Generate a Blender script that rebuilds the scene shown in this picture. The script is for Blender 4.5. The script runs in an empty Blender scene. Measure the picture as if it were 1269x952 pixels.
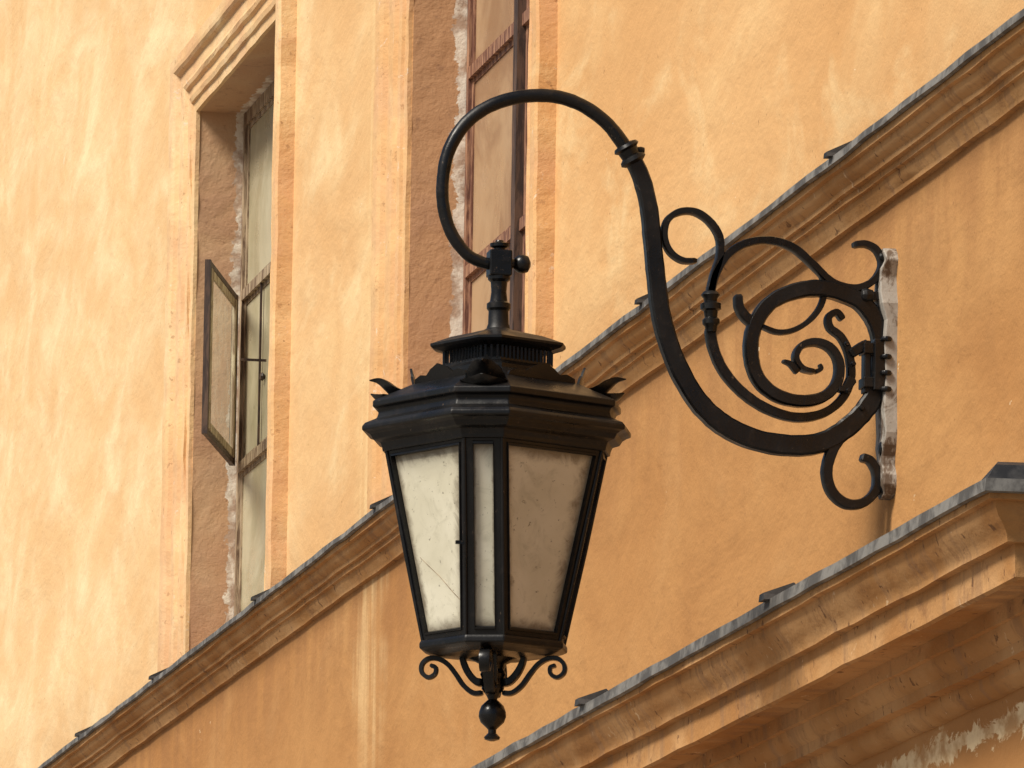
import bpy, bmesh, math, random
from mathutils import Vector, Matrix
random.seed(4)
scene=bpy.context.scene
# ---------------------------------------------------------------- node helpers
class NT:
    def __init__(s,name):
        s.m=bpy.data.materials.new(name); s.m.use_nodes=True
        s.t=s.m.node_tree; s.b=s.t.nodes['Principled BSDF']; s.out=s.t.nodes['Material Output']
    def n(s,typ,**k):
        x=s.t.nodes.new(typ)
        for a,v in k.items(): setattr(x,a,v)
        return x
    def l(s,a,b): s.t.links.new(a,b)
    def pos(s):
        g=s.n('ShaderNodeNewGeometry'); return g.outputs['Position']
    def sca(s,vec,sc):
        m=s.n('ShaderNodeMapping'); m.inputs['Scale'].default_value=sc; s.l(vec,m.inputs['Vector']); return m.outputs[0]
    def noise(s,vec,scale,detail=4,rough=.55,dist=0):
        x=s.n('ShaderNodeTexNoise'); s.l(vec,x.inputs['Vector'])
        x.inputs['Scale'].default_value=scale; x.inputs['Detail'].default_value=detail
        x.inputs['Roughness'].default_value=rough; x.inputs['Distortion'].default_value=dist
        return x.outputs['Fac']
    def mr(s,v,a,b,c=0,d=1,smooth=True):
        x=s.n('ShaderNodeMapRange'); s.l(v,x.inputs[0])
        if smooth: x.interpolation_type='SMOOTHSTEP'
        for i,q in enumerate((a,b,c,d)): x.inputs[i+1].default_value=q
        return x.outputs[0]
    def math(s,op,a,b=0):
        x=s.n('ShaderNodeMath',operation=op)
        for i,q in enumerate((a,b)):
            if isinstance(q,(int,float)): x.inputs[i].default_value=q
            else: s.l(q,x.inputs[i])
        return x.outputs[0]
    def mix(s,f,a,b,bt='MIX'):
        x=s.n('ShaderNodeMix',data_type='RGBA',blend_type=bt)
        if isinstance(f,(int,float)): x.inputs[0].default_value=f
        else: s.l(f,x.inputs[0])
        for i,q in ((6,a),(7,b)):
            if isinstance(q,tuple): x.inputs[i].default_value=(*q,1)
            else: s.l(q,x.inputs[i])
        return x.outputs[2]
    def bump(s,h,strength,dist,prev=None):
        x=s.n('ShaderNodeBump'); s.l(h,x.inputs['Height'])
        x.inputs['Strength'].default_value=strength; x.inputs['Distance'].default_value=dist
        if prev is not None: s.l(prev,x.inputs['Normal'])
        return x.outputs[0]

def plaster(name,kind):
    s=NT(name); P=s.pos(); sep=s.n('ShaderNodeSeparateXYZ'); s.l(P,sep.inputs[0])
    X,Y,Z=sep.outputs
    Pn=s.sca(P,(1,.5,1))
    big=s.noise(Pn,.9,2,.5,.2); mid=s.noise(s.sca(P,(1,.42,1)),2.1,5,.62,.3)
    fine=s.noise(s.sca(P,(1,.6,1)),11,4,.68,.2); grit=s.noise(P,100,2,.7)
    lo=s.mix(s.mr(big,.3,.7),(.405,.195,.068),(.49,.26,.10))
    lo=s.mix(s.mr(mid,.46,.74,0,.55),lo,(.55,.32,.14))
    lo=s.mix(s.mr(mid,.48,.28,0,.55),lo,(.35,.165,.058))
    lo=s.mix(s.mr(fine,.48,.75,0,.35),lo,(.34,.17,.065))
    if kind!='cornice':
        up=s.mix(s.mr(big,.3,.7),(.60,.335,.14),(.67,.41,.19))
        up=s.mix(s.mr(mid,.44,.72,0,.65),up,(.76,.53,.27))
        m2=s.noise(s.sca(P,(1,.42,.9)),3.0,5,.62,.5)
        up=s.mix(s.mr(m2,.50,.76,0,.6),up,(.82,.66,.38))  # pale patches paint in light thrown back by windows across the street
        up=s.mix(s.mr(fine,.48,.78,0,.3),up,(.56,.31,.135))
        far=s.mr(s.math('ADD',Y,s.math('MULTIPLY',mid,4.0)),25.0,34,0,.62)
        up=s.mix(far,up,s.mix(s.mr(m2,.34,.70),(.78,.53,.28),(.88,.73,.46)))  # far end coloured paler to imitate the brighter reflected light there
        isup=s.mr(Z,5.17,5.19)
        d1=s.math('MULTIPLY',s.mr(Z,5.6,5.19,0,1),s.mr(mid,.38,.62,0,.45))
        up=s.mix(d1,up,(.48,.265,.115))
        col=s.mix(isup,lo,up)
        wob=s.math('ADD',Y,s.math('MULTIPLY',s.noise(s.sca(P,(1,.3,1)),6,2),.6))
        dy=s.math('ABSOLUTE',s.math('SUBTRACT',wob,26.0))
        caustic=s.math('MULTIPLY',s.mr(dy,.36,.05),s.mr(s.noise(s.sca(P,(1,6,.5)),2.0,2),.40,.60,.15,.65))
        caustic=s.math('MULTIPLY',caustic,s.mr(Z,4.1,4.95))
        col=s.mix(caustic,col,(.76,.54,.28))  # wavy pale streak: a reflected-light caustic painted into the wall colour
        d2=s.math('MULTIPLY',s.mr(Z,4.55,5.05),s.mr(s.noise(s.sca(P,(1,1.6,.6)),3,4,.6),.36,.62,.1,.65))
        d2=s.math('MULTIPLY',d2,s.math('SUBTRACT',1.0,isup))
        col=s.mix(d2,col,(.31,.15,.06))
        chips=s.mr(s.noise(s.sca(P,(1,.6,1)),6,5,.75,.5),.685,.70)
        col=s.mix(s.math('MULTIPLY',chips,.7),col,(.82,.69,.48))
        dots=s.mr(s.noise(P,38,2,.6),.71,.74,0,.6); col=s.mix(dots,col,(.25,.12,.05))
    if kind=='wall':
        zz_=s.math('ADD',Z,s.math('MULTIPLY',s.math('SUBTRACT',s.noise(s.sca(P,(1,.6,1)),9,6,.75,.6),.5),.20))
        pz=s.math('MULTIPLY',s.mr(zz_,3.69,3.70),s.mr(zz_,3.755,3.745))
        pz=s.math('MULTIPLY',pz,s.mr(s.math('ADD',Y,s.math('MULTIPLY',fine,1.0)),20.1,19.8))
        col=s.mix(s.math('MULTIPLY',pz,.85),col,s.mix(s.mr(fine,.35,.62),(.50,.30,.14),(.86,.70,.44)))
    if kind=='reveal':
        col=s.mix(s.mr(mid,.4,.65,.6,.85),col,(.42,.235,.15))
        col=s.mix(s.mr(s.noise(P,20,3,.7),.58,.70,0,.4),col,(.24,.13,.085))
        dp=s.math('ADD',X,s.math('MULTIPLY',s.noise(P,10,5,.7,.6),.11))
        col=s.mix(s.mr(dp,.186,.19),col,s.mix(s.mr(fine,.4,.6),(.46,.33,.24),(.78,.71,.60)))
    if kind=='trim':
        col=s.mix(s.mr(s.noise(P,4,4,.6,.4),.42,.65,.1,.6),col,s.mix(isup,(.52,.26,.10),(.63,.37,.21)))
        pe=s.mr(s.noise(P,11,6,.8,1.0),.62,.64,0,.7)
        col=s.mix(pe,col,(.70,.58,.45))
        col=s.mix(s.mr(s.noise(P,28,3,.7),.62,.70,0,.45),col,(.28,.14,.07))
    if kind=='cornice':
        col=lo
        col=s.mix(s.mr(s.noise(s.sca(P,(1,.6,1.2)),3.5,3,.6,.3),.4,.65,0,.6),col,(.60,.36,.17))
        dn=s.noise(s.sca(P,(1,.8,1)),11,5,.75,.5)
        col=s.mix(s.mr(dn,.52,.70,0,.6),col,(.26,.13,.06))
        col=s.mix(s.mr(s.noise(s.sca(P,(1,5,1)),2.2,3,.7),.53,.68,0,.5),col,(.29,.165,.09))
        col=s.mix(s.mr(s.noise(P,26,3,.6),.64,.70,0,.75),col,(.13,.065,.035))
        col=s.mix(s.mr(s.noise(P,18,4,.75,1),.66,.69,0,.6),col,(.72,.54,.34))
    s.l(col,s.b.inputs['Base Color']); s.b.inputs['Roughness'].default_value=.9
    s.b.inputs['Specular IOR Level'].default_value=.12
    h=s.math('ADD',s.math('MULTIPLY',mid,1.0),s.math('ADD',s.math('MULTIPLY',fine,.25),s.math('MULTIPLY',grit,.07)))
    s.l(s.bump(h,.55,.03),s.b.inputs['Normal'])
    return s.m

def simple(name,c1,c2,scale,rough=.5,r2=None,bump=.3,bd=.003,metal=0,spec=.5,stretch=(1,1,1),lo=.4,hi=.62):
    s=NT(name); P=s.sca(s.pos(),stretch)
    f=s.noise(P,scale,5,.65,.5)
    s.l(s.mix(s.mr(f,lo,hi),c1,c2),s.b.inputs['Base Color'])
    g=s.noise(P,scale*2.3,4,.6)
    s.l(s.mr(g,.3,.7,rough,r2 if r2 else rough),s.b.inputs['Roughness'])
    s.b.inputs['Metallic'].default_value=metal; s.b.inputs['Specular IOR Level'].default_value=spec
    s.l(s.bump(g,bump,bd),s.b.inputs['Normal'])
    return s.m

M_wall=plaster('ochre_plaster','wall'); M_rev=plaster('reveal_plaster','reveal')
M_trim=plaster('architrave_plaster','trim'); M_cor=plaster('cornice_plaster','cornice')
M_lead=simple('weathered_lead',(.075,.07,.065),(.20,.19,.175),9,.55,.75,.4,.004,0,.4)
M_seam=simple('dark_lead_seam',(.015,.015,.016),(.04,.038,.038),15,.5,.7)
M_woodA=simple('old_window_wood',(.14,.085,.05),(.44,.34,.22),14,.6,.8,.4,.002,stretch=(3,3,.5))
M_woodP=simple('peeling_cream_paint',(.26,.18,.11),(.60,.52,.36),18,.6,.8,.4,.002,stretch=(3,3,.6))
M_woodB=simple('brown_window_wood',(.12,.045,.028),(.36,.19,.11),14,.55,.8,.4,.002,stretch=(3,3,.5))
M_sash=simple('dark_sash_wood',(.03,.016,.012),(.10,.055,.035),16,.5,.7,.4,.002,stretch=(3,3,.5))
M_gA=simple('window_glass_pale',(.36,.32,.20),(.50,.45,.31),2.2,.25,.45,.1,.01,0,.35)  # opaque panes with a pale grey-olive base colour
M_gB=simple('reflection_brown_glass',(.30,.175,.095),(.44,.29,.165),2.2,.25,.45,.1,.01,0,.3)  # brown base colour paints in the wall's reflection on opaque panes
M_stone=simple('street_paving',(.16,.14,.12),(.26,.23,.19),6,.8,.9)
M_roof=simple('roof_tile',(.25,.10,.06),(.35,.15,.09),10,.8,.9)
def clear():
    s=NT('dusty_clear_glass'); P=s.pos(); f=s.noise(P,9,4,.7)
    s.b.inputs['Base Color'].default_value=(.62,.55,.40,1); s.b.inputs['Roughness'].default_value=.3
    tr=s.n('ShaderNodeBsdfTransparent'); tr.inputs[0].default_value=(.93,.93,.88,1)
    tl=s.n('ShaderNodeBsdfTranslucent'); tl.inputs[0].default_value=(.75,.68,.50,1)
    m0=s.n('ShaderNodeMixShader'); m0.inputs[0].default_value=.6; s.l(s.b.outputs[0],m0.inputs[1]); s.l(tl.outputs[0],m0.inputs[2])
    mx=s.n('ShaderNodeMixShader'); s.l(s.mr(f,.3,.7,.2,.42),mx.inputs[0])
    s.l(tr.outputs[0],mx.inputs[1]); s.l(m0.outputs[0],mx.inputs[2]); s.l(mx.outputs[0],s.out.inputs[0]); return s.m
M_clear=clear()

def iron(name):
    s=NT(name); P=s.pos()
    a=s.noise(P,34,4,.65,.3); c=s.noise(P,8,3,.5)
    col=s.mix(s.mr(a,.52,.72,0,.7),(.0045,.0045,.005),(.018,.014,.012))
    col=s.mix(s.mr(s.noise(P,70,4,.7),.66,.72,0,.7),col,(.13,.09,.06))
    s.l(col,s.b.inputs['Base Color'])
    s.l(s.mr(c,.35,.65,.25,.48),s.b.inputs['Roughness'])
    s.b.inputs['Specular IOR Level'].default_value=.36
    s.l(s.bump(a,.5,.002),s.b.inputs['Normal'])
    return s.m
M_iron=iron('black_painted_iron')
def pane():
    s=NT('frosted_lantern_glass'); P=s.pos()
    a=s.noise(P,5,4,.6,.6); b=s.noise(P,75,4,.75); c=s.noise(P,17,5,.7,1)
    col=s.mix(s.mr(a,.35,.65),(.64,.60,.46),(.74,.70,.56))
    col=s.mix(s.mr(c,.48,.72,0,.5),col,(.44,.41,.30))
    col=s.mix(s.mr(b,.62,.70,0,.8),col,(.13,.105,.07))
    uv=s.n('ShaderNodeUVMap'); uv.uv_map='uv'; sp=s.n('ShaderNodeSeparateXYZ'); s.l(uv.outputs[0],sp.inputs[0])
    du=s.math('SUBTRACT',.5,s.math('ABSOLUTE',s.math('SUBTRACT',sp.outputs[0],.5)))
    dv=s.math('SUBTRACT',.5,s.math('ABSOLUTE',s.math('SUBTRACT',sp.outputs[1],.5)))
    e=s.math('MINIMUM',du,s.math('MULTIPLY',dv,1.9))
    e=s.math('ADD',e,s.math('MULTIPLY',s.math('SUBTRACT',c,.5),.3))
    col=s.mix(s.mr(e,.0,.15,.8,0),col,(.13,.095,.06))
    s.l(col,s.b.inputs['Base Color'])
    s.b.inputs['Roughness'].default_value=.35; s.b.inputs['Specular IOR Level'].default_value=.4
    s.l(s.bump(a,.2,.01,None),s.b.inputs['Normal'])
    tr=s.n('ShaderNodeBsdfTranslucent'); s.l(col,tr.inputs[0])
    mx=s.n('ShaderNodeMixShader'); mx.inputs[0].default_value=.12
    s.l(s.b.outputs[0],mx.inputs[1]); s.l(tr.outputs[0],mx.inputs[2]); s.l(mx.outputs[0],s.out.inputs[0])
    return s.m
M_pane=pane()
def platemat():
    s=NT('peeling_wall_plate'); P=s.sca(s.pos(),(1,1,.5))
    f=s.noise(P,19,6,.7,.6)
    col=s.mix(s.mr(f,.47,.56),(.31,.285,.25),(.11,.075,.05))
    col=s.mix(s.mr(s.noise(P,70,3,.7),.5,.7,0,.8),col,(.38,.35,.31))
    s.l(col,s.b.inputs['Base Color']); s.b.inputs['Roughness'].default_value=.65
    s.l(s.bump(f,.6,.004),s.b.inputs['Normal']); return s.m
M_plate=platemat()

# ---------------------------------------------------------------- mesh helpers
def empty(name,loc=(0,0,0)):
    e=bpy.data.objects.new(name,None); e.location=loc; scene.collection.objects.link(e); return e
def mk(name,bm,mat,parent,smooth=False,normals=True):
    if normals: bmesh.ops.recalc_face_normals(bm,faces=bm.faces[:])
    me=bpy.data.meshes.new(name); bm.to_mesh(me); bm.free()
    if smooth:
        for p in me.polygons: p.use_smooth=True
    o=bpy.data.objects.new(name,me); scene.collection.objects.link(o)
    me.materials.append(mat)
    if parent:
        o.parent=parent; o.matrix_parent_inverse=Matrix.Translation(-parent.location)
    if smooth:
        md=o.modifiers.new('es','EDGE_SPLIT'); md.split_angle=math.radians(38)
    return o
def box(bm,x0,x1,y0,y1,z0,z1):
    v=[bm.verts.new((x,y,z)) for x in (x0,x1) for y in (y0,y1) for z in (z0,z1)]
    for f in ((0,1,3,2),(4,6,7,5),(0,4,5,1),(2,3,7,6),(0,2,6,4),(1,5,7,3)): bm.faces.new([v[i] for i in f])
def hexa(bm,a,b):
    va=[bm.verts.new(p) for p in a]; vb=[bm.verts.new(p) for p in b]
    bm.faces.new(va); bm.faces.new(vb[::-1])
    for i in range(4): bm.faces.new([va[i],vb[i],vb[(i+1)%4],va[(i+1)%4]])
def cr(pts,sub=6):
    P=[Vector(p) for p in pts]; P=[2*P[0]-P[1]]+P+[2*P[-1]-P[-2]]
    out=[]
    for i in range(1,len(P)-2):
        a,b,c,d=P[i-1:i+3]
        for k in range(sub):
            t=k/sub
            out.append(.5*((2*b)+(c-a)*t+(2*a-5*b+4*c-d)*t*t+(3*b-a-3*c+d)*t**3))
    out.append(P[-2]); return out
def sweep(bm,path,nrm,w0,w1,d,rnd=False,ends=1.0,wfun=None):
    n=len(path); rings=[]; N=Vector(nrm).normalized()
    if rnd: sec=[(math.cos(a*math.pi/6),math.sin(a*math.pi/6)) for a in range(12)]
    else: sec=[(1,.72),(.78,1),(-.78,1),(-1,.72),(-1,-.72),(-.78,-1),(.78,-1),(1,-.72)]
    for i,p in enumerate(path):
        t=(path[min(i+1,n-1)]-path[max(i-1,0)]).normalized(); s=t.cross(N).normalized()
        f=i/(n-1); w=w0+(w1-w0)*f
        if wfun: w=wfun(f)
        w*=1+random.uniform(-.03,.03)
        dd=d if not rnd else w
        if i in (0,n-1): w*=.7*ends; dd*=.8*ends
        rings.append([bm.verts.new(p+s*w*a+N*dd*b) for a,b in sec])
    m=len(sec)
    for i in range(n-1):
        for j in range(m): bm.faces.new([rings[i][j],rings[i][(j+1)%m],rings[i+1][(j+1)%m],rings[i+1][j]])
    bm.faces.new(rings[0]); bm.faces.new(rings[-1][::-1])
def lathe(bm,c,prof,seg=20,axis='z'):
    rings=[]
    for r,h in prof:
        ring=[]
        for k in range(seg):
            a=2*math.pi*k/seg; u,v=r*math.cos(a),r*math.sin(a)
            if axis=='z': q=(c[0]+u,c[1]+v,c[2]+h)
            elif axis=='x': q=(c[0]+h,c[1]+u,c[2]+v)
            else: q=(c[0]+u,c[1]+h,c[2]+v)
            ring.append(bm.verts.new(q))
        rings.append(ring)
    for i in range(len(rings)-1):
        for k in range(seg): bm.faces.new([rings[i][k],rings[i][(k+1)%seg],rings[i+1][(k+1)%seg],rings[i+1][k]])
    bm.faces.new(rings[0][::-1]); bm.faces.new(rings[-1])

# ================================================================ BUILDING
bld=empty('stucco_building',(0,26,0))
YN,YF,ZT=16.98,46.0,10.5
wins=[dict(y0=23.15,y1=25.10,D=.18,g=M_gB,w=M_woodB,op=False),
      dict(y0=27.65,y1=29.40,D=.17,g=M_gA,w=M_woodA,op=True),
      dict(y0=35.9,y1=37.7,D=.17,g=M_gA,w=M_woodA,op=False)]
Z0,Z1=5.215,7.23
bm=bmesh.new()
ys=sorted({YN,YF,*[w['y0'] for w in wins],*[w['y1'] for w in wins]}); zs=[0,Z0,Z1,ZT]
vv={}
def V(y,z):
    if (y,z) not in vv: vv[(y,z)]=bm.verts.new((0,y,z))
    return vv[(y,z)]
for i in range(len(ys)-1):
    for j in range(3):
        if j==1 and any(abs(w['y0']-ys[i])<1e-6 for w in wins): continue
        bm.faces.new([V(ys[i],zs[j]),V(ys[i],zs[j+1]),V(ys[i+1],zs[j+1]),V(ys[i+1],zs[j])])
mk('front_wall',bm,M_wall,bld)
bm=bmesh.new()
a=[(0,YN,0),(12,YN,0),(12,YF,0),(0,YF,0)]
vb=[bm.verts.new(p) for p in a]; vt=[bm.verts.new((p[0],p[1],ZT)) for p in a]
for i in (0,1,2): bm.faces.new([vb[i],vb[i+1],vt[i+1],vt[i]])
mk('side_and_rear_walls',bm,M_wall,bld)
bm=bmesh.new(); box(bm,-.5,12.4,YN-.5,YF+.5,ZT,ZT+.25)
v=[bm.verts.new(p) for p in ((-.5,YN-.5,ZT+.252),(12.4,YN-.5,ZT+.252),(12.4,YF+.5,ZT+.252),(-.5,YF+.5,ZT+.252),(6,YN+4,ZT+4),(6,YF-4,ZT+4))]
for f in ((0,1,4),(1,2,5,4),(2,3,5),(3,0,4,5)): bm.faces.new([v[i] for i in f])
mk('roof',bm,M_roof,bld)
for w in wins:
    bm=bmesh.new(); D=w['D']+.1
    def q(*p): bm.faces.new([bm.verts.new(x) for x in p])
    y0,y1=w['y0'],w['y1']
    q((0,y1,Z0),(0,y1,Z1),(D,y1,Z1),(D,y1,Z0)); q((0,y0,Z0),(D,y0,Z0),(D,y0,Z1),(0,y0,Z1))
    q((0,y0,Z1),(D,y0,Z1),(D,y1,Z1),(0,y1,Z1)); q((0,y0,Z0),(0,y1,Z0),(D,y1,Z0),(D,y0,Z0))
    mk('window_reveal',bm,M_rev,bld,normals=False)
# architraves: stepped towards the opening
prof=[(-.0,.0),(.0,.014),(.05,.016),(.055,.026),(.08,.030),(.09,.022),(.135,.022),(.145,.034),(.165,.038),(.18,.036),(.24,.036),(.25,.050),(.265,.058),(.285,.060),(.335,.060),(.342,.052),(.342,0)]
for w in wins:
    bm=bmesh.new(); strips=[]
    for d,p in prof:
        y0,y1=w['y0']-d,w['y1']+d; zt=Z1+d*.7
        pts=[(y1,Z0-.004)]+[(y1,Z0+(zt-Z0)*k/24) for k in range(1,25)]+[(y1+(y0-y1)*k/16,zt) for k in range(1,16)]+[(y0,zt-(zt-Z0)*k/24) for k in range(0,24)]+[(y0,Z0-.004)]
        row=[]
        for k,(y,z) in enumerate(pts):
            rr=random.Random(k*7+int(y0*10)); row.append(bm.verts.new((-p+rr.uniform(-.002,.002)*(p>0.001),y+rr.uniform(-.005,.005),z)))
        strips.append(row)
    for i in range(len(strips)-1):
        for k in range(len(strips[0])-1): bm.faces.new([strips[i][k],strips[i][k+1],strips[i+1][k+1],strips[i+1][k]])
    mk('window_architrave',bm,M_trim,bld)
TR=[5.94,6.56]
def leaf(bm,bg,o,ax,wid,z0,z1,th,fr=.04,gl=0):
    ax=Vector(ax).normalized(); n=Vector((ax.y,-ax.x))
    def bar(a0,a1,zz0,zz1,t0,t1):
        c=[]
        for t in (t0,t1):
            c.append([( o[0]+ax.x*a+n.x*t, o[1]+ax.y*a+n.y*t, z) for a,z in ((a0,zz0),(a1,zz0),(a1,zz1),(a0,zz1))])
        hexa(bm,*c)
    bar(0,fr,z0,z1,-th/2,th/2); bar(wid-fr,wid,z0,z1,-th/2,th/2)
    bar(fr,wid-fr,z0,z0+fr*.6,-th/2+.002,th/2-.002); bar(fr,wid-fr,z1-fr*.6,z1,-th/2+.002,th/2-.002)
    if bg is None: return
    p=[(o[0]+ax.x*a+n.x*gl,o[1]+ax.y*a+n.y*gl,z) for a,z in ((fr,z0+fr*.6),(wid-fr,z0+fr*.6),(wid-fr,z1-fr*.6),(fr,z1-fr*.6))]
    bg.faces.new([bg.verts.new(x) for x in p])
for w in wins:
    bm=bmesh.new(); bg=bmesh.new(); bs=bmesh.new(); D=w['D']; y0,y1=w['y0'],w['y1']; ym=(y0+y1)/2+ (.10 if not w['op'] else 0)
    box(bm,D-.012,D+.07,y1-.04,y1-.002,Z0,Z1-.002); box(bm,D-.012,D+.07,y0+.002,y0+.05,Z0,Z1-.002)
    box(bs if w['g']==M_gB else bm,D-.028,D+.07,ym-.03,ym+.03,Z0,Z1-.002)
    for a,b in ((y0+.05,ym-.03),(ym+.03,y1-.04)):
        box(bm,D-.010,D+.07,a,b,Z1-.05,Z1-.002); box(bm,D-.010,D+.07,a,b,Z0,Z0+.09)
        for t in TR: box(bm,D-.014,D+.07,a,b,t-.018,t+.018)
        lv=[Z0+.09,TR[0]-.018,TR[0]+.018,TR[1]-.018,TR[1]+.018,Z1-.05]
        for k in range(3):
            leaf(bm,bg,(D+.004,a),(0,1),b-a,lv[2*k],lv[2*k+1],.012,.028)
            if k==1 and w['op']: box(bs,D-.010,D-.003,a+(b-a)*.5-.006,a+(b-a)*.5+.006,lv[2],lv[3])
    if w['op']:
        bp=bmesh.new(); bc=bmesh.new()
        leaf(bs,None,(D-.035,y1-.05),(-.215,-.73),.77,TR[0]+.006,TR[1]-.002,.020,.032)
        leaf(bp,bc,(D-.0400,y1-.085),(-.215,-.73),.70,TR[0]+.030,TR[1]-.026,.012,.045)
        box(bs,D-.10,D-.012,y1-.62,y1-.61,6.235,6.243)
        lathe(bs,(D-.014,y1-.50,6.20),[(.012,0),(.016,.008),(.004,.02)],8,'x')
        mk('open_casement_frame',bp,M_woodP,bld); mk('open_casement_glass',bc,M_clear,bld)
    mk('window_frame',bm,w['w'],bld); mk('window_glass',bg,w['g'],bld); mk('window_sash_bars',bs,M_sash,bld)
for w in wins:
    bm=bmesh.new(); box(bm,w['D']+.11,w['D']+.13,w['y0']-.1,w['y1']+.1,Z0-.1,Z1+.1)
    mk('window_interior',bm,M_seam,bld)

def cornice(name,ztop,prof,lead_t,yfar,wig=.0025):
    pmax=prof[0][0]
    def build(pr,nm,mat,close,wg):
        bm=bmesh.new(); rows=[]
        for (p,h) in pr:
            pts=[]; n=150
            for k in range(n+1):
                y=yfar+(YN-p-yfar)*(k/n); pts.append([-p,y])
            for k in range(1,13): pts.append([-p+(4+p)*k/12,YN-p])
            row=[]
            for k,(x,y) in enumerate(pts):
                r=random.Random(k*13+5+len(nm)); r2=random.Random(k*31+int(p*1000)+int(-h*1000))
                dz=r.uniform(-wg,wg)+r2.uniform(-wg,wg)*.5
                dx=r2.uniform(-wg,wg)*.6 if 0<k<=n-1 and p>.001 else 0
                row.append(bm.verts.new((x+dx,y,ztop+h+dz)))
            rows.append(row)
        m=len(rows)
        for i in range(m if close else m-1):
            for k in range(len(rows[0])-1):
                bm.faces.new([rows[i][k],rows[i][k+1],rows[(i+1)%m][k+1],rows[(i+1)%m][k]])
        return mk(nm,bm,mat,bld,smooth=True)
    build(prof,name,M_cor,False,wig)
    build([(-.01,.02),(pmax+.012,.004),(pmax+.014,-lead_t),(pmax+.004,-lead_t-.002),(pmax+.002,-.002),(-.01,.006)],name+'_lead_flashing',M_lead,True,.0022)
cornice('string_course',5.195,[(.09,-.004),(.09,-.030),(.078,-.032),(.076,-.044),(.066,-.054),(.056,-.060),(.055,-.072),(.042,-.073),(.042,-.088),(.032,-.090),(.028,-.106),(.018,-.118),(.016,-.130),(-.005,-.131)],.014,YF,.002)
cornice('entablature',4.11,[(.285,-.006),(.285,-.040),(.270,-.041),(.268,-.056),(.262,-.070),(.246,-.090),(.236,-.106),(.235,-.120),(.214,-.121),(.212,-.190),(.202,-.194),(.195,-.182),(.110,-.180),(.108,-.214),(.096,-.216),(.095,-.226),(.085,-.246),(.072,-.256),(.070,-.280),(.040,-.281),(.036,-.302),(.014,-.322),(-.005,-.324)],.022,YF,.002)
bm=bmesh.new()
for y in (18.96,21.12,23.1,25.05,27.3,29.56,31.43,33.5,35.6):
    hexa(bm,[(-.116,y-.02,5.197),(-.116,y+.02,5.197),(-.03,y+.02,5.20),(-.03,y-.02,5.20)],[(-.116,y-.014,5.208),(-.116,y+.014,5.208),(-.05,y+.014,5.24),(-.05,y-.014,5.24)])
for y in (18.72,20.85,23.0,25.1):
    hexa(bm,[(-.312,y-.03,4.112),(-.312,y+.03,4.112),(-.2,y+.03,4.116),(-.2,y-.03,4.116)],[(-.312,y-.02,4.128),(-.312,y+.02,4.128),(-.24,y+.02,4.155),(-.24,y-.02,4.155)])
hexa(bm,[(-.29,16.70,4.113),(-.29,16.78,4.113),(.1,16.78,4.116),(.1,16.70,4.116)],[(-.27,16.71,4.145),(-.25,16.77,4.160),(.1,16.77,4.165),(.1,16.71,4.15)])
mk('flashing_seams',bm,M_seam,bld)

# ================================================================ GROUND
bm=bmesh.new(); S=600
bm.faces.new([bm.verts.new(p) for p in ((-S,-S,0),(S,-S,0),(S,S,0),(-S,S,0))])
mk('ground',bm,M_stone,None)

# ================================================================ STREET LAMP
YB=18.75
lamp=empty('street_lamp',(0,YB,4.66))
def T(px,py,off=0):     # shop-drawing units -> metres in the bracket plane
    u,v=px-1105,460-py
    return Vector((.001915*u+2.9e-8*u*u, YB+off, 4.664+.0000858*u+.001888*v+3.5e-8*u*v))
U=.00187
NY=(0,1,0)
bm=bmesh.new()
def bar(pts,w0,w1,d,rnd=False,off=0,wf=None,sub=6):
    sweep(bm,cr([T(x,y,off) for x,y in pts],sub),NY,w0*U,w1*U,d*U,rnd,wfun=(None if wf is None else (lambda f:wf(f)*U)))
bar([(606,328),(592,324),(575,314),(556,288),(546,255),(545,220),(552,185),(571,153),(600,131),(638,119),(680,118),(715,129),(745,150),(765,174),(775,190)],7.5,9,8,True)
bar([(776,190),(790,218),(800,255),(805,295),(810,340),(817,390),(829,432),(846,470),(869,504),(900,530),(940,547),(985,553),(1020,548),(1052,528),(1077,500),(1090,467),(1092,435),(1084,402),(1066,377),(1040,364),(1008,358),(975,364),(948,380),(932,408),(929,440),(938,470),(960,490),(990,498),(1018,493),(1035,476),(1038,452),(1028,433),(1010,425),(992,429),(984,443),(992,457),(1008,462)],10,4,10,
    wf=lambda f: 9.5+3*min(1,f/.25) if f<.35 else 12.5-3.5*((f-.35)/.3) if f<.65 else 9-6*((f-.65)/.35))
bar([(860,324),(842,323),(827,312),(820,294),(823,274),(838,263),(858,263),(876,275),(888,294),(889,318),(882,342),(877,366)],3.5,5,8)
bar([(879,405),(884,432),(897,460),(920,486),(950,506),(985,517),(1018,513),(1042,496),(1054,470),(1052,440),(1042,418),(1028,406),(1026,393),(1036,387),(1044,396)],6.5,4,8,off=.012)
bar([(877,366),(884,340),(900,315),(925,301),(955,299),(982,309),(1004,328),(1028,350),(1055,358),(1078,350),(1090,330),(1084,311),(1070,303),(1054,304)],5.5,4,8)
bar([(1008,330),(1019,348),(1017,375),(1003,396),(983,409),(962,412),(940,404)],4,3,7,off=.004)
bar([(912,366),(914,382),(924,396),(938,404)],5,7,9)
bar([(1042,540),(1030,560),(1024,585),(1030,609),(1047,624),(1068,624),(1084,609),(1086,588),(1078,572),(1066,567)],7,5,9)
bar([(968,448),(978,452),(988,462)],2,5,6); bar([(1008,462),(1016,458),(1014,452)],3,2,6)
bar([(1054,470),(1046,482),(1036,484)],7,3,8,off=-.005)
bar([(1052,440),(1064,432),(1074,428)],6,7,9)
for x,y in ((1054,453),(1048,486),(1046,428),(1065,508)):
    c=T(x,y); lathe(bm,(c.x,c.y-.026,c.z),[(.004,0),(.006,.003),(.007,.010)],8,'y')
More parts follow.
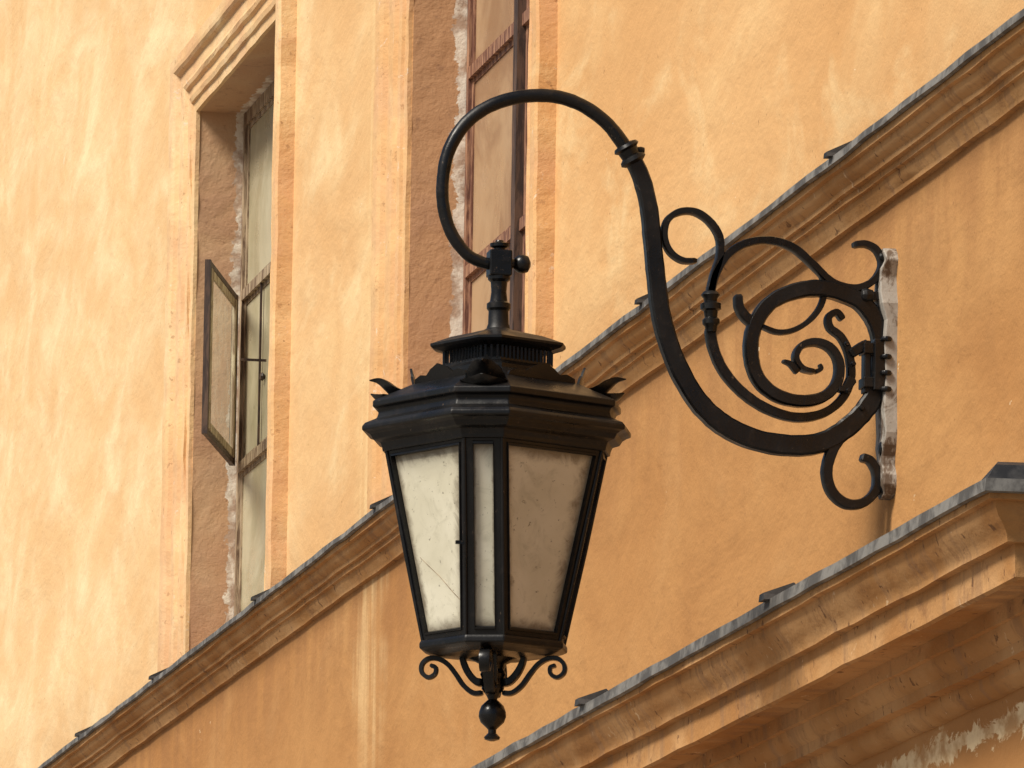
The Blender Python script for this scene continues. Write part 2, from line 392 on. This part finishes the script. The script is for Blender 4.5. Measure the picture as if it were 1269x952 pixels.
def lumps(cx,cy,ang,rows):
    c=T(cx,cy); ca,sa=math.cos(ang),math.sin(ang); rings=[]; seg=16
    for r,h in rows:
        rings.append([bm.verts.new(c+Vector((ca*h*U-sa*r*U*math.cos(a),r*U*math.sin(a),sa*h*U+ca*r*U*math.cos(a)))) for a in [2*math.pi*k/seg for k in range(seg)]])
    for i in range(len(rings)-1):
        for k in range(seg): bm.faces.new([rings[i][k],rings[i][(k+1)%seg],rings[i+1][(k+1)%seg],rings[i+1][k]])
    bm.faces.new(rings[0][::-1]); bm.faces.new(rings[-1])
lumps(776,190,math.radians(-60),[(9,-14),(15,-12),(17,-8),(13,-5),(12,3),(16,6),(17,10),(13,13),(10,14)])
lumps(790,186,math.radians(0),[(4,-8),(5,0),(4,4)])
lumps(879,386,math.radians(-88),[(6,-26),(9,-24),(12,-20),(9,-16),(8,-12),(13,-9),(13,-2),(9,0),(8,8),(11,11),(11,16),(8,19),(7,26)])
mk('bracket_scrollwork',bm,M_iron,lamp,smooth=True)
bm=bmesh.new()
pr=[(310,.020),(316,.034),(326,.046),(336,.036),(346,.028),(366,.036),(380,.044),(400,.042),(430,.040),(470,.040),(510,.044),(540,.048),(555,.042),(568,.030),(580,.030),(592,.044),(604,.046),(614,.034),(619,.016)]
L=[];R=[];L2=[];R2=[]
for py,w in pr:
    z=T(1105,py).z; th=.028+.003*math.sin(py)+(.008 if 330<py<390 else 0)
    L.append(bm.verts.new((-th,YB-w,z))); R.append(bm.verts.new((-th,YB+w,z)))
    L2.append(bm.verts.new((.002,YB-w-.003,z))); R2.append(bm.verts.new((.002,YB+w+.003,z)))
for i in range(len(pr)-1):
    for a,b in ((L,R),(R,R2),(L2,L)): bm.faces.new([a[i],b[i],b[i+1],a[i+1]])
bm.faces.new([L[0],R[0],R2[0],L2[0]]); bm.faces.new([L[-1],R[-1],R2[-1],L2[-1]])
o=mk('wall_plate',bm,M_plate,lamp)
b=o.modifiers.new('b','BEVEL'); b.width=.003; b.segments=2
bm=bmesh.new()
def tb(x0,x1,p0,p1,y0,y1):
    a=T(x0,p1); c=T(x1,p0); box(bm,a.x,c.x,YB+y0,YB+y1,a.z,c.z)
tb(1078,1103,424,486,-.036,.036); tb(1066,1084,428,440,-.028,.028); tb(1066,1082,470,482,-.028,.028)
tb(1068,1076,424,488,-.018,.018)
tb(1068,1100,364,373,-.018,.018); tb(1084,1100,352,362,-.012,.012); tb(1080,1100,604,612,-.014,.014)
for py in (424,446,466,486):
    lathe(bm,(T(1092,0).x,YB-.040,T(1092,py).z-.006),[(.010,0),(.013,.003),(.013,.009),(.010,.012)],12)
for px,py,r in ((1098,335,7),(1098,356,6),(1074,368,8),(1098,558,9),(1101,606,10),(1096,320,5)):
    c=T(px,py); lathe(bm,(c.x-.018,YB-.012,c.z),[(r*U*.4,-.004),(r*U*1.0,0),(r*U*1.2,.01),(r*U*.9,.026)],10,'x')
o=mk('hinge_and_bolts',bm,M_iron,lamp); b=o.modifiers.new('b','BEVEL'); b.width=.002; b.segments=2

# ---------------- lantern
LX=-.929; ROT=math.radians(27.1)
def zz(py): return 4.592+.00187*(476-py)
K=.00185
def octo(ap,ch,z):
    a=ap*K; b=(ap-ch)*K
    pts=[(a,-b),(a,b),(b,a),(-b,a),(-a,b),(-a,-b),(-b,-a),(b,-a)]
    c,s=math.cos(ROT),math.sin(ROT)
    return [Vector((LX+x*c-y*s,YB+x*s+y*c,z)) for x,y in pts]
def loft(bm,rings,capa=True,capb=True):
    vs=[[bm.verts.new(p) for p in r] for r in rings]; m=len(vs[0])
    for i in range(len(vs)-1):
        for k in range(m): bm.faces.new([vs[i][k],vs[i][(k+1)%m],vs[i+1][(k+1)%m],vs[i+1][k]])
    if capa: bm.faces.new(vs[0][::-1])
    if capb: bm.faces.new(vs[-1])
def R8(rows): return [octo(a,c,zz(p)) for a,c,p in rows]
bm=bmesh.new()
loft(bm,R8([(60,20,462),(62,22,466),(128,48,500),(131,49,502),(131,49,509),(126,46,511),(124,45,516),(126,46,523),(138,50,529),(141,51,533),(141,51,538),(136,49,540),(132,47,543),(128,44,549),(119,38,552),(117,37,558),(116,36,563),(106,34,563)]))
o=mk('eaves_and_roof',bm,M_iron,lamp); b=o.modifiers.new('b','BEVEL'); b.width=.0025; b.segments=2
bm=bmesh.new()
loft(bm,R8([(62,20,468),(62,20,461),(58,18,458),(56,17,456),(56,17,453)]))
loft(bm,R8([(56,17,438),(58,18,437),(66,20,434),(69,21,431),(69,21,428),(64,19,426),(48,15,419),(26,8,413),(20,6,411)]))
loft(bm,R8([(44,13,453),(44,13,438)]),False,False)
tp=octo(55,16,0)
for k in range(8):
    a,b2=tp[k],tp[(k+1)%8]; L_=(b2-a).length; n=max(2,int(L_/.0105))
    for j in range(n):
        f=(j+.5)/n if n>2 else j/(n-1); p=a.lerp(b2,f)
        box(bm,p.x-.0024,p.x+.0024,p.y-.0024,p.y+.0024,zz(454),zz(437))
mk('gallery',bm,M_iron,lamp)
def leafcrest(bm,ang):
    d=Vector((math.cos(ang),math.sin(ang),0)); t=Vector((-d.y,d.x,0)); base=Vector((LX,YB,0))
    def lobe(path,wids,ths,tilt=0):
        P=cr([Vector((r,0,h)) for r,h in path],5); n=len(P); rows=[]
        for i,p in enumerate(P):
            f=i/(n-1)*(len(wids)-1); j=min(int(f),len(wids)-2); w=wids[j]+(wids[j+1]-wids[j])*(f-j); th=ths[j]+(ths[j+1]-ths[j])*(f-j)
            tt=(P[min(i+1,n-1)]-P[max(i-1,0)]).normalized()
            q=base+d*(p.x*K)+Vector((0,0,zz(p.z)))
            N3=d*tt.z+Vector((0,0,tt.x))
            rows.append([bm.verts.new(q+t*(w*K*a+tilt*i/n*K)+N3*K*b_*th) for a,b_ in ((-1,.6),(-.5,.3),(0,1.0),(.5,.3),(1,.6),(.5,-.8),(0,-1),(-.5,-.8))])
        for i in range(n-1):
            for j in range(8): bm.faces.new([rows[i][j],rows[i][(j+1)%8],rows[i+1][(j+1)%8],rows[i+1][j]])
        bm.faces.new(rows[0]); bm.faces.new(rows[-1][::-1])
    lobe([(86,486),(102,490),(116,491),(128,486),(138,478),(148,472),(160,471)],[12,20,25,24,18,10,1.5],[7,8,8,7,6,4,.8])
    lobe([(104,496),(122,497),(138,496),(149,493),(158,488)],[18,28,30,18,2],[6,6,6,4,.8])
bm=bmesh.new()
for k in range(4): leafcrest(bm,ROT+math.radians(45+90*k))
for k in range(8):
    ring=octo(88,30,0); a,b2=ring[k],ring[(k+1)%8]; mid_=(a+b2)/2; d=Vector((mid_.x-LX,mid_.y-YB,0)).normalized(); t=(b2-a).normalized()
    hw=(b2-a).length/2/K*.92
    pts=[(-1,0),(-.95,9),(-.7,14),(-.5,12),(-.3,20),(0,27),(.3,20),(.5,12),(.7,14),(.95,9),(1,0)]
    base=Vector((mid_.x,mid_.y,zz(482)))
    f=[bm.verts.new(base+t*x*hw*K+Vector((0,0,h*K*(.8 if hw>35 else .95)))+d*(h*K*.25)) for x,h in pts]
    g=[bm.verts.new(v.co-d*3*K) for v in f]
    bm.faces.new(f); bm.faces.new(g[::-1])
    for i in range(len(f)): bm.faces.new([f[i],g[i],g[(i+1)%len(f)],f[(i+1)%len(f)]])
mk('leaf_cresting',bm,M_iron,lamp,smooth=True)
# body frames and panes
bm=bmesh.new(); bg=bmesh.new(); uvl=bg.loops.layers.uv.new('uv')
top=octo(111,33,zz(562)); bot=octo(76,33,zz(800))
def P4(q,u,v): return (q[0].lerp(q[1],u)).lerp(q[3].lerp(q[2],u),v)
crk=None
for k in range(8):
    q=[top[k],top[(k+1)%8],bot[(k+1)%8],bot[k]]
    wt=(q[1]-q[0]).length; wb=(q[2]-q[3]).length; h=(q[0]-q[3]).length
    nrm=(q[1]-q[0]).cross(q[3]-q[0]).normalized()
    cen=(q[0]+q[2])/2-Vector((LX,YB,(q[0].z+q[2].z)/2))
    if nrm.dot(cen)<0: nrm=-nrm
    fw=(9.0 if wt>.1 else 11)*K; tw=8*K; bw=14*K
    def pt(side,v,ins):
        w=wt+(wb-wt)*v; u=ins/w
        return P4(q,u if side==0 else 1-u,v)
    vt,vb_=tw/h,1-bw/h
    inn=[pt(0,vt,fw),pt(1,vt,fw),pt(1,vb_,fw),pt(0,vb_,fw)]
    of=[bm.verts.new(p) for p in q]; inf=[bm.verts.new(p) for p in inn]
    inb=[bm.verts.new(p-nrm*.012) for p in inn]
    for i in range(4):
        j=(i+1)%4
        bm.faces.new([of[i],of[j],inf[j],inf[i]]); bm.faces.new([inf[i],inf[j],inb[j],inb[i]])
    cc=sum(inn,Vector())/4
    A=[bm.verts.new(p+nrm*.003+(p-cc).normalized()*.006) for p in inn]; B=[bm.verts.new(p+nrm*.004+(p-cc).normalized()*.001) for p in inn]
    Cc=[bm.verts.new(p-nrm*.004-(p-cc).normalized()*.0015) for p in inn]; Dd=[bm.verts.new(p-nrm*.001+(p-cc).normalized()*.008) for p in inn]
    for i in range(4):
        j=(i+1)%4
        bm.faces.new([Dd[i],Dd[j],A[j],A[i]]); bm.faces.new([A[i],A[j],B[j],B[i]]); bm.faces.new([B[i],B[j],Cc[j],Cc[i]])
    f=bg.faces.new([bg.verts.new(p-nrm*.008) for p in inn])
    for lp,uvc in zip(f.loops,((0,1),(1,1),(1,0),(0,0))): lp[uvl].uv=uvc
    if wt>.1 and nrm.x<-.7:   # cracked pane on the street side
        ip=[p-nrm*.0072 for p in inn]
        if ip[0].y<ip[1].y: ip=[ip[1],ip[0],ip[3],ip[2]]
        crk=[P4(ip,u,v) for u,v in ((.12,.58),(.27,.635),(.47,.70),(.75,.80),(1.0,.87))]; crn=nrm.copy()
mk('lantern_frame',bm,M_iron,lamp)
mk('glass_panes',bg,M_pane,lamp)
bm=bmesh.new(); sweep(bm,crk,crn,.0005,.0008,.0003); mk('glass_crack',bm,M_woodA,lamp)
bm=bmesh.new()
for k in range(8):
    sweep(bm,[top[k],top[k].lerp(bot[k],.5),bot[k]],(0,1,0.01),.0065,.0055,.006,True)
lathe(bm,(LX,YB,0),[(40*K,zz(806)),(32*K,zz(814)),(16*K,zz(822)),(13*K,zz(828)),(16*K,zz(834)),(13*K,zz(842)),(14*K,zz(852)),(8*K,zz(860)),(5.5*K,zz(865)),(9*K,zz(868)),(14*K,zz(873)),(16.5*K,zz(880)),(17*K,zz(886)),(14.5*K,zz(893)),(8*K,zz(899)),(5*K,zz(902)),(5*K,zz(906)),(10*K,zz(911)),(9*K,zz(914)),(3*K,zz(916))],24)
lathe(bm,(LX,YB,0),[(30*K,zz(414)),(20*K,zz(411)),(15*K,zz(408)),(13*K,zz(402)),(12.5*K,zz(386)),(15*K,zz(383)),(15*K,zz(377)),(11*K,zz(374)),(9.5*K,zz(362)),(10.5*K,zz(350)),(14*K,zz(347)),(14*K,zz(343)),(10*K,zz(341)),(10*K,zz(335))],20)
lathe(bm,(LX,YB,0),[(7*K,zz(312)),(7*K,zz(308)),(12*K,zz(306)),(12*K,zz(302)),(6*K,zz(300)),(5*K,zz(298))],16)
lathe(bm,(LX+10*K,YB,zz(326)),[(7*K,0),(6*K,8*K),(8*K,10*K),(11*K,14*K),(12*K,20*K),(10*K,26*K),(4*K,29*K)],14,'x')
c=top[5].lerp(bot[5],.52); box(bm,c.x-.022,c.x,c.y-.004,c.y+.004,c.z-.006,c.z+.002)
mk('mast_and_finial',bm,M_iron,lamp,smooth=True)
bm=bmesh.new()
box(bm,LX-14*K,LX+14*K,YB-14*K,YB+14*K,zz(343),zz(311))
loft(bm,R8([(78,34,795),(80,34,798),(80,34,805),(74,32,808),(60,28,812),(30,14,815)]))
o=mk('socket_block_and_base',bm,M_iron,lamp); b=o.modifiers.new('b','BEVEL'); b.width=.003; b.segments=2
bm=bmesh.new()
for k in range(4):
    a=ROT+math.radians(45+90*k); d=Vector((math.cos(a),math.sin(a),0)); t=Vector((-d.y,d.x,0))
    pth=[(12,857),(24,857),(36,848),(46,834),(56,822),(68,815),(80,815),(88,822),(88,832),(80,838),(72,834),(71,826),(78,823)]
    P=cr([Vector((LX,YB,zz(p)))+d*(r*K) for r,p in pth],5)
    sweep(bm,P,t,3.2*K,2.5*K,6.5*K)
    P=cr([Vector((LX,YB,zz(p)))+d*(r*K) for r,p in [(12,845),(22,842),(32,830),(38,814),(34,806)]],4)
    sweep(bm,P,t,5*K,3*K,9*K)
mk('bottom_scrolls',bm,M_iron,lamp,smooth=True)

# ================================================================ CAMERA
Yc=Vector((-2060,-1609,-10460)).normalized(); Zc=Vector((.015,1,-.1568)); Zc=(Zc-Yc*Zc.dot(Yc)).normalized(); Xc=Yc.cross(Zc)
Mr=Matrix((Xc,Yc,Zc))
cam=bpy.data.cameras.new('camera'); co=bpy.data.objects.new('camera',cam); scene.collection.objects.link(co)
co.matrix_world=Matrix.Translation((-4.5,0,1.6))@Mr.to_4x4()
cam.sensor_width=36; cam.lens=10460/1269*36; cam.clip_start=.1; cam.clip_end=2000
scene.camera=co
# ================================================================ LIGHT
az,el=math.radians(204),math.radians(50)
w=bpy.data.worlds.new('World'); scene.world=w; w.use_nodes=True
nt=w.node_tree; sky=nt.nodes.new('ShaderNodeTexSky'); sky.sky_type='NISHITA'; sky.sun_disc=False
sky.sun_elevation=el; sky.sun_rotation=math.pi/2-az; sky.dust_density=3; sky.air_density=1
nt.links.new(sky.outputs[0],nt.nodes['Background'].inputs[0]); nt.nodes['Background'].inputs[1].default_value=.075
sd=Vector((math.cos(az)*math.cos(el),math.sin(az)*math.cos(el),math.sin(el)))
sl=bpy.data.lights.new('sun','SUN'); sl.energy=5.0; sl.angle=math.radians(20); sl.color=(1,.93,.81)
so=bpy.data.objects.new('sun',sl); scene.collection.objects.link(so); so.rotation_euler=(-sd).to_track_quat('-Z','Y').to_euler(); so.location=(-20,-5,25)
scene.view_settings.view_transform='Standard'; scene.view_settings.look='None'; scene.view_settings.exposure=0
